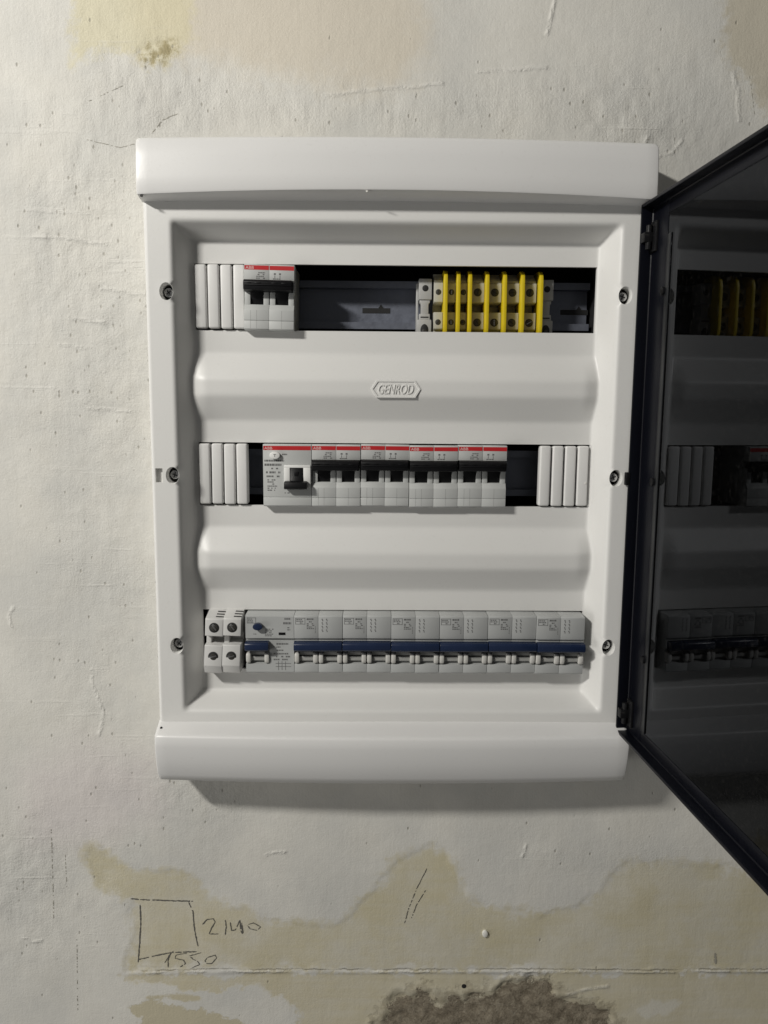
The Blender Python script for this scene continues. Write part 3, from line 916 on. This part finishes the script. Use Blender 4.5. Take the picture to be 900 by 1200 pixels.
# crumbs of plaster stuck to the plastic
for (x, y, z, r_) in ((115.5, -14.0, -25.0, 1.1), (-20.5, -47.6, 190.8, 0.9), (-84, -41.5, -219.5, 0.9), (74.0, -42.8, -217.0, 0.8), (140.2, -17.6, -4.0, 0.7)):
    m = MB(); m.cyl(0, 0, r_, -0.6, 0.9, 7, 0.35, rz=r_ * rnd.uniform(.6, 1.3))
    m.build('plaster_crumb', M_CHIP, board, loc=(x, y, z))

# ------------------------------------------------------------------ red banded devices (35 mm two-pole format)
def red_breaker(root, F=-22.0):
    P = 17.45
    prof = [(F + 1, 22.5), (F, 21.7), (F, 11.6), (F + 7, 11.2), (F + 7, -4.6), (F + 2.4, -4.8), (F, -8.6), (F, -15.8), (F + .5, -16.0), (F + .5, -16.25), (F, -16.4), (F, -21.7), (F + .9, -22.5), (15, -22.5), (15, 22.5)]
    for k in (0, 1):
        x0 = -17.55 + k * 17.6
        m = MB()
        m.prism(prof, x0, x0 + P, 0.22)
        m.box(x0 + 0.25, x0 + 4.1, F + 2.2, F + 7.2, -6.2, 6, 0.35)
        m.box(x0 + P - 4.1, x0 + P - 0.25, F + 2.2, F + 7.2, -6.2, 6, 0.35)
        h = m.build('pole_housing', M_HOUSE, root)
        m = MB(); m.box(x0 + 0.2, x0 + P - 0.2, F - 0.07, F + 0.2, 18.6, 21.5)
        s = m.build('red_band', M_RED, h)
        r = random.Random(11 + k)
        m = MB()
        if k == 0:
            m._add(text_mesh('ABB', 2.0, x0 + 1.0, 19.0, F - 0.08, 0.06, 0, 1.15))
            m.build('band_letters', M_INKW, h, smooth=False)
            m = MB()
            print_bars(m, x0 + 8.5, 17.0, 7.5, 4, 1.25, 0.75, F, r)
        else:
            for i, xx in enumerate((3.2, 6.8)):
                m.box(x0 + xx, x0 + xx + 1.4, F - 0.06, F + .02, 15.4, 16.6)
                m.box(x0 + xx + .5, x0 + xx + .9, F - 0.06, F + .02, 13.2, 15.0)
            print_bars(m, x0 + 2.6, 13.0, 7, 1, 1.2, 0.7, F, r)
        for xx in (4.6, 8.8):                                     # fine moulding lines on the lower face
            if k == 0 or xx > 8: m.box(x0 + xx, x0 + xx + 0.13, F - 0.03, F + .02, -21.5, -9)
        m.build('small_print', M_INK, h, smooth=False)
    m = MB()
    m.prism([(F - 6.0, 9.6), (F - 4.4, 11.3), (F + 3, 11.3), (F + 6, 8), (F + 6, 4), (F + 1, 3.6), (F - 5.4, 4.4)], -17.3, 16.6, 0.5)
    m.box(-16.4, 16.0, F - 6.35, F - 5.0, 7.2, 7.9, 0.2)
    for x0 in (-17.55, 0.05):
        m.prism([(F + 1.0, 5), (F + 6.8, 5), (F + 6.8, -4.4), (F + 4.4, -4.4)], x0 + 4.2, x0 + P - 4.2, 0.2)
    for xx in (-15.6, -9, 2.5, 9.4):
        m.box(xx, xx + 4, F - 6.1, F - 5.0, 8.4, 9.2, 0.1)
    m.build('toggle', M_BLACK, root)

RB = 'red striped two-pole circuit breakers'
rb0 = thing('circuit_breaker', 'red striped two-pole circuit breaker alone in top row beside blanking strips', 'circuit breaker', (-89.4, 0, 126.0), RB)
red_breaker(rb0)
lab = ['red striped circuit breaker touching the wider grey leakage switch with test button',
       'red striped circuit breaker second after the leakage switch in middle row',
       'red striped circuit breaker third after the leakage switch in middle row',
       'red striped circuit breaker at the right end of middle row beside dark gap']
for i in range(4):
    o = copy_tree(rb0)
    o.location = Vector((-60.1 + 17.67 + 35.35 * i, rnd.uniform(-0.3, 0.3), 0.6 + (0.0, 0.25, -0.25, 0.1)[i])) * S
    o.rotation_euler.y = math.radians((0.15, 0.5, -0.1, 0.3)[i])
    o['label'] = lab[i]
rb0.rotation_euler.y = math.radians(1.1)

def red_leakage():
    F = -22.3
    t = thing('leakage_switch', 'red striped wide leakage switch with oval test button in middle row', 'leakage switch', (-77.7, 0, 0.6))
    m = MB()
    m.prism([(F + 1, 22.6), (F, 21.8), (F, -15.5), (F + .5, -15.75), (F + .5, -16.0), (F, -16.2), (F, -21.7), (F + .9, -22.5), (15, -22.5), (15, 22.6)], -17.4, 17.4, 0.25)
    h = m.build('housing', M_HOUSE, t)
    m = MB(); m.box(-17.1, 17.1, F - .07, F + .2, 18.4, 21.4); m.build('red_band', M_RED, t)
    m = MB(); m._add(text_mesh('ABB', 2.0, -16.4, 18.8, F - .08, .06, 0, 1.15)); m.build('band_letters', M_INKW, t, smooth=False)
    m = MB()
    m.cyl(-8.7, 14.7, 3.7, F - 2.6, F + 1, 28, 0.7, rz=2.6)
    b = m.build('test_button', M_WHITE, t)
    m = MB(); m.box(-9.6, -7.6, F - 2.68, F - 2.5, 15.2, 15.6); m.box(-8.8, -8.4, F - 2.68, F - 2.5, 13.6, 15.2)
    m.build('button_mark', M_INK, b, smooth=False)
    r = random.Random(3)
    m = MB()
    print_bars(m, -3.6, 15.8, 5, 1, 1, 1.0, F, r, 1)
    print_bars(m, -16.4, 11.4, 15, 1, 1, 1.3, F, r, 1)
    print_bars(m, -16.4, 8.6, 13.5, 1, 1, 1.6, F, r, 1)
    print_bars(m, -16.4, 5.6, 12, 1, 1, 1.0, F, r)
    print_bars(m, -16.4, 3.0, 13.5, 1, 1, 1.4, F, r)
    print_bars(m, -16.4, 0.0, 11, 1, 1, 1.2, F, r)
    print_bars(m, -14.4, -2.8, 7, 6, 1.5, 0.8, F, r, 0.6)
    print_bars(m, -2, -12.2, 6, 1, 1, 0.8, F, r)
    m.build('small_print', M_INK, t, smooth=False)
    m = MB()
    x0, x1, z0, z1 = -2.2, 16.9, -8.6, 7.6
    m.box(x0, x1, F - 1.2, F + .5, 5.7, z1, .4); m.box(x0, x0 + 4.2, F - 1.3, F + .5, z0, 5.8, .4); m.box(x1 - 5.2, x1, F - 1.25, F + .5, z0, 5.9, .4)
    m.build('toggle_surround', M_WHITE, t)
    m = MB()
    m.box(2.0, 11.8, F - .5, F + .3, -5, 5.7, .1)
    m.prism([(F - .5, 5.4), (F - 2.0, -3.6), (F - 6.4, -4.6), (F - 7.0, -8.6), (F - 5.6, -9.6), (F, -9.2), (F + .2, 5.4)], 2.3, 11.4, .2)
    m.prism([(F - 1.6, -3.6), (F - 6.6, -4.4), (F - 7.2, -8.4), (F - 5.8, -9.5), (F - 1.2, -9.4)], -1.8, 14.6, .5)
    m.box(5.2, 8.2, F - 1.5, F - .9, -.4, 3.0, .1)
    m.build('toggle', M_BLACK, t)
red_leakage()

# ------------------------------------------------------------------ blue lever devices, lower row
F3 = -27.0
def blue_profile(recess=True):
    F = F3
    p = [(-13, 22.7), (F + 1.2, 22.3), (F, 21.4), (F, 5.0), (F + 2, 4.6), (F + 2, 3.3), (F + .4, 3.0)]
    if recess: p += [(F + .4, -3.6), (F + 4.4, -4.0), (F + 4.4, -14.2), (F + .5, -14.7)]
    p += [(F + .4, -20.8), (F + 1.2, -21.7), (15, -21.7), (15, 22.7)]
    return p
def lever_parts(mbar, parent, x0, x1):
    F = F3
    if parent is not None:
        for a, b in ((x0 + .2, x0 + 3.7), (x1 - 3.7, x1 - .2)):
            k = MB()
            k.prism([(F - .6, -6.2), (F - 1.6, -8.0), (F - 1.6, -12.0), (F - .6, -14.0), (F + 4.6, -14.0), (F + 4.6, -6.2)], a, b, 1.0)
            k.build('lever_guard', M_KNOB, parent)
        for z0, z1, y in ((-8.2, -5.6, 1.8), (-12.4, -9.2, 1.2)):
            k = MB(); k.box(x0 + 3.7, x1 - 3.7, F + y, F + 4.6, z0, z1, .3)
            k.build('guard_bar', M_GREYD, parent)
    if mbar is None: return
    mbar.prism([(F - 6.0, 1.6), (F - 4.8, 3.1), (F + 1, 3.1), (F + 4, -1), (F + 4, -4), (F - 1, -4.0), (F - 5.4, -3.2), (F - 6.2, -1.8)], x0 + .1, x1 - .1, 0.5)
def logo_box(m, x, z, w, h, r):
    F = F3
    for (a, b, c, d) in ((x, x + w, z - .35, z), (x, x + w, z - h, z - h + .35), (x, x + .35, z - h, z), (x + w - .35, x + w, z - h, z)):
        m.box(a, b, F - .06, F + .02, c, d)
    print_bars(m, x + .7, z - .8, w - 1.2, 3, (h - 1) / 3, (h - 1) / 3 * .6, F, r, 0.85, .06)

def blue_breaker(root):
    for k in (0, 1):
        x0 = -17.8 + k * 17.85
        m = MB(); m.prism(blue_profile(), x0, x0 + 17.7, 0.22)
        h = m.build('pole_housing', M_HOUSE2, root)
        r = random.Random(21 + k)
        m = MB()
        if k == 0:
            logo_box(m, x0 + 1.0, 20.4, 7.2, 4.8, r)
            print_bars(m, x0 + 9.3, 20.2, 7.2, 1, 1, 1.3, F3, r, 1)
            print_bars(m, x0 + 11, 18.0, 3, 1, 1, .9, F3, r, 1)
            print_bars(m, x0 + 9.3, 16.4, 6.4, 4, 1.2, .7, F3, r)
            for i in range(5): m.box(x0 + 15.4, x0 + 15.9, F3 - .05, F3 + .02, 9 + i * 1.1, 9.6 + i * 1.1)
        else:
            for xx in (2.4, 5.6):
                for i in range(4):
                    zz = 18.6 - i * 2.7
                    m.box(x0 + xx, x0 + xx + .9, F3 - .05, F3 + .02, zz + .5, zz + 1.3)
                    m.box(x0 + xx + .5, x0 + xx + 1.2, F3 - .05, F3 + .02, zz - .6, zz + .3)
        m.build('small_print', M_INK, h, smooth=False)
        lever_parts(None, h, x0, x0 + 17.7)
    b = MB()
    lever_parts(b, None, -17.8, 17.75)
    b.build('lever', M_BLUE, root)
BB = 'blue lever two-pole circuit breakers in the bottom row'
bb0 = thing('circuit_breaker', 'blue lever circuit breaker touching the wide leakage switch with blue button', 'circuit breaker', (-73.3 + 17.9, 0, -124.4), BB)
blue_breaker(bb0)
lab = ['second blue lever circuit breaker after the blue button leakage switch', 'third blue lever circuit breaker after the blue button leakage switch',
       'fourth blue lever circuit breaker after the blue button leakage switch', 'blue lever circuit breaker next to last at right end of bottom row',
       'blue lever circuit breaker at right end of bottom row beside the shadow']
for i in range(1, 6):
    o = copy_tree(bb0)
    o.location = Vector((-73.3 + 17.9 + 35.82 * i, (0, .2, -.2, .1, .25, -.5)[i], -124.4 + (0, .1, 0, -.1, .05, -.15)[i])) * S
    o.rotation_euler.y = math.radians((0, .05, .1, -.05, .1, .25)[i])
    o['label'] = lab[i - 1]

def blue_leakage():
    t = thing('leakage_switch', 'blue lever wide leakage switch with round blue test button in bottom row', 'leakage switch', (-91.2, 0, -124.4))
    m = MB()
    m.prism(blue_profile(True), -17.8, -0.3); m.prism(blue_profile(False), -0.3, 17.8)
    t2 = m
    t2.build('housing', M_HOUSE2, t)
    bar = MB()
    lever_parts(bar, t, -17.8, -0.3)
    bar.build('lever', M_BLUE, t)
    m = MB(); m.cyl(-8.4, 14.4, 3.6, F3 - 3.8, F3 + 1, 26, .8, rz=2.5); m.build('test_button', M_BLUE, t)
    m = MB(); m.box(6.6, 11.6, F3 - .12, F3 + .5, 7.4, 9.4, .04)
    m.build('indicator_window', M_BLACK, t)
    r = random.Random(8)
    m = MB()
    logo_box(m, -16.6, 20.6, 6.6, 4.4, r)
    print_bars(m, 11, 20.4, 6.4, 1, 1, 1.4, F3, r, 1); print_bars(m, 10, 17.2, 7, 1, 1, 1.6, F3, r, 1); print_bars(m, 13, 13.4, 3, 2, 1.6, .8, F3, r)
    print_bars(m, -3.5, 12.2, 7, 5, 1.25, .7, F3, r, .9)
    print_bars(m, -12, 8.4, 7, 1, 1.2, .6, F3, r)
    G = F3 + .4
    print_bars(m, 4.8, 1.2, 12, 1, 1, 1.2, G, r, 1)
    print_bars(m, 4.8, -1.4, 3.6, 1, 1, .9, G, r, 1); print_bars(m, 4.8, -3.8, 6, 1, 1, 1.0, G, r, 1)
    print_bars(m, 2.6, -6.4, 13.5, 3, 2.2, 1.1, G, r, .9)
    for zz in (-14.6, -17.0): m.box(4.0, 15.5, G - .05, G + .02, zz, zz + .4)
    for xx in (6.0, 8.6, 11.2): m.box(xx, xx + .4, G - .06, G + .02, -19.6, -12.8)
    m.build('small_print', M_INK, t, smooth=False)
blue_leakage()

# ------------------------------------------------------------------ white screw terminal modules, lower row left
def white_terminal(root):
    m = MB()
    W = 6.5
    m.prism([(-12, 23.6), (-16, 23.6), (-28.6, 20.2), (-29.2, 19.4), (-29.2, 7.2), (-28.6, 6.8), (-14, 6.4), (-14, .4), (-28.8, 0.2), (-29.4, -.4), (-30.2, -15.4), (-29.6, -16.4), (-27, -21.6), (-26, -22.2), (12, -22.2), (12, 23.6)], -W, W, .3)
    m.box(-W + .2, -W + 3.8, -24, -13, .2, 6.8, .3)
    h = m.build('body', M_WTERM, root)
    ang = math.atan2(3.4, 12.6)
    for u in (2.6, 6.4, 10.2):
        m = MB()
        y = -16 - u * math.cos(ang); z = 23.6 - u * math.sin(ang) - 0.0
        mt = Matrix.Translation((0, y, z)) @ Matrix.Rotation(ang, 4, 'X')
        m.box(0.6, 6.3, -.75, .75, -.5, .12, mat=mt)
        m.build('vent_slot', M_HOLE, h, smooth=False)
    for z, y, a, tilt in ((13.4, -29.2, .9, 0), (-8.4, -29.8, -.35, 3.0)):
        m = MB(); m.cyl(0, 0, 3.75, -.12, .6, 26, .05)  # flat dark disc painted for the shade of a deep hole
        s = m.build('screw_hole', M_HOLE, h, loc=(0.1, y, z))
        s.rotation_euler.x = math.radians(tilt)
        m = MB()
        m.cyl(0.2, -.2, 2.5, -.3, .3, 22, .12)
        sc = m.build('screw', M_DARKM, s)
        m = MB(); m.box(-2.4, 2.4, -.36, -.1, -.42, .42, .05, mat=Matrix.Rotation(a, 4, 'Y')); m.box(-2.6, -.6, -.34, -.1, .6, 1.3, .1, mat=Matrix.Rotation(a, 4, 'Y'))
        m.build('screw_slot', M_SCREW, s)
        sc.location.y = 0
WT = 'white screw terminals at the left end of the bottom row'
w0 = thing('screw_terminal', 'white screw terminal at far left end of the bottom row', 'screw terminal', (-132.3, 0, -124.4), WT)
white_terminal(w0)
w1 = copy_tree(w0)
w1['label'] = 'white screw terminal beside the blue button leakage switch, dark gap between'
w0.rotation_euler.y = math.radians(2.8); w1.rotation_euler.y = math.radians(2.6)
w1.location = Vector((-119.1, .2, -124.2)) * S

# ------------------------------------------------------------------ terminal strip, upper row right
def terminal(x0, x1, first_label, plate_x):
    t = thing('terminal_block', first_label, 'terminal block', ((x0 + x1) / 2, 12, 124), 'terminal blocks with yellow plates on the top rail')
    hw = (x1 - x0) / 2
    m = MB()
    prof = [(12, 148), (8, 148), (8, 146), (5, 146), (5, 144.2), (2, 144.2), (2, 142.4), (-.6, 142.4), (-.6, 140.6), (-2.4, 140.2), (-3, 139.4), (-3, 126.8), (-2.4, 126.2), (11, 125.6), (11, 119.8), (-2.4, 119.4), (-3, 118.8), (-3, 107.8), (-2.4, 107), (.4, 106.6), (.4, 104.6), (3, 104.2), (3, 102), (12, 101)]
    m.prism([(y - 12, z - 124) for y, z in prof], -hw, hw, .15)
    b = m.build('body', M_TERM, t)
    rr = 2.05 if hw < 4 else 2.9
    for z in (133.6, 112.2):
        m = MB(); m.cyl(0, 0, rr, -.1, .5, 22, .04); s = m.build('screw_hole', M_HOLE, t, loc=(0, -15, z - 124))  # dark disc in place of a shaded recess
        m = MB(); m.cyl(0, 0, rr * .8, -.24, .2, 20, .1); s1 = m.build('screw', M_DARKM, s)
        a = rnd.uniform(0, 3)
        m = MB(); m.box(-rr * .7, rr * .7, -.3, 0, -.3, .3, mat=Matrix.Rotation(a, 4, 'Y')); m.build('screw_slot', M_SCREW if rnd.random() < .4 else M_HOLE, s, smooth=False)
    cx = (x0 + x1) / 2
    m = MB()
    m.prism([(y - 12, z - 124) for y, z in [(12, 149), (-2, 149), (-6, 147.6), (-9, 144.4), (-10, 140), (-10.6, 110), (-9.6, 104), (-7, 99), (12, 98)]], plate_x - cx - 1.35, plate_x - cx + 1.35, .5)
    p = m.build('side_plate', M_YELLOW, t)
    p['label'] = 'yellow plate'
T = [(28.0, 34.4, 'narrow beige terminal block touching the grey end clamp on top rail', 36.0),
     (37.6, 43.8, 'narrow beige terminal block between the first two yellow plates', 45.2),
     (46.7, 52.0, 'narrow beige terminal block between second and third yellow plates', 53.6),
     (55.2, 64.4, 'wide beige terminal block right after the three narrow ones', 66.0),
     (67.6, 77.0, 'second wide beige terminal block after the three narrow ones', 78.7),
     (80.3, 90.0, 'third wide beige terminal block after the three narrow ones', 91.6),
     (93.2, 102.6, 'wide beige terminal block at right end of the yellow plated strip', 104.9)]
for a in T: terminal(*a)

def end_clamp(x0, label):
    t = thing('end_clamp', label, 'end clamp', (x0 + 5.5, 12, 122), 'grey end clamps on the top rail')
    def Z(z): return z - 122
    m = MB()
    m.box(-4.6, 4.8, -12.5, 0, Z(128.6), Z(143.4), .4)
    m.plate([(-3.8, Z(128.9)), (3.6, Z(128.9)), (3.6, Z(126.6)), (2.6, Z(125.6)), (2.6, Z(118)), (-2.8, Z(118)), (-2.8, Z(125.6)), (-3.8, Z(126.6))], -11.4, 0, .25)
    m.box(-4.2, 3.6, -12.2, 0, Z(112.5), Z(118.4), .3)
    m.box(-5.6, 4.8, -13.2, 0, Z(99), Z(114.2), .6)
    m.box(-6.2, -4.6, -6, 0, Z(101), Z(141), .3)
    b = m.build('body', M_CLAMP, t)
    for z in (115.6, 113.4):
        m = MB(); m.box(-3.2, 2.6, -12.45, -12, Z(z), Z(z + .8)); m.build('body_groove', M_HOLE, t, smooth=False)
    m = MB(); m.cyl(-.3, Z(106.6), 2.9, -13.45, -12, 24, .1, rz=4.4); hl = m.build('clamp_hole', M_HOLE, t)
    m = MB(); m.cyl(-.2, Z(105.8), 1.7, -13.7, -13, 16, .2); m.build('screw', M_DARKM, hl)
    m = MB(); m.cyl(.1, Z(136.6), 2.3, -12.62, -12, 22, .1); m.build('screw_hole', M_HOLE, t)
end_clamp(16.2, 'pale grey end clamp left of the yellow plated terminal blocks')
end_clamp(105.4, 'shaded grey end clamp right of the last yellow plate')
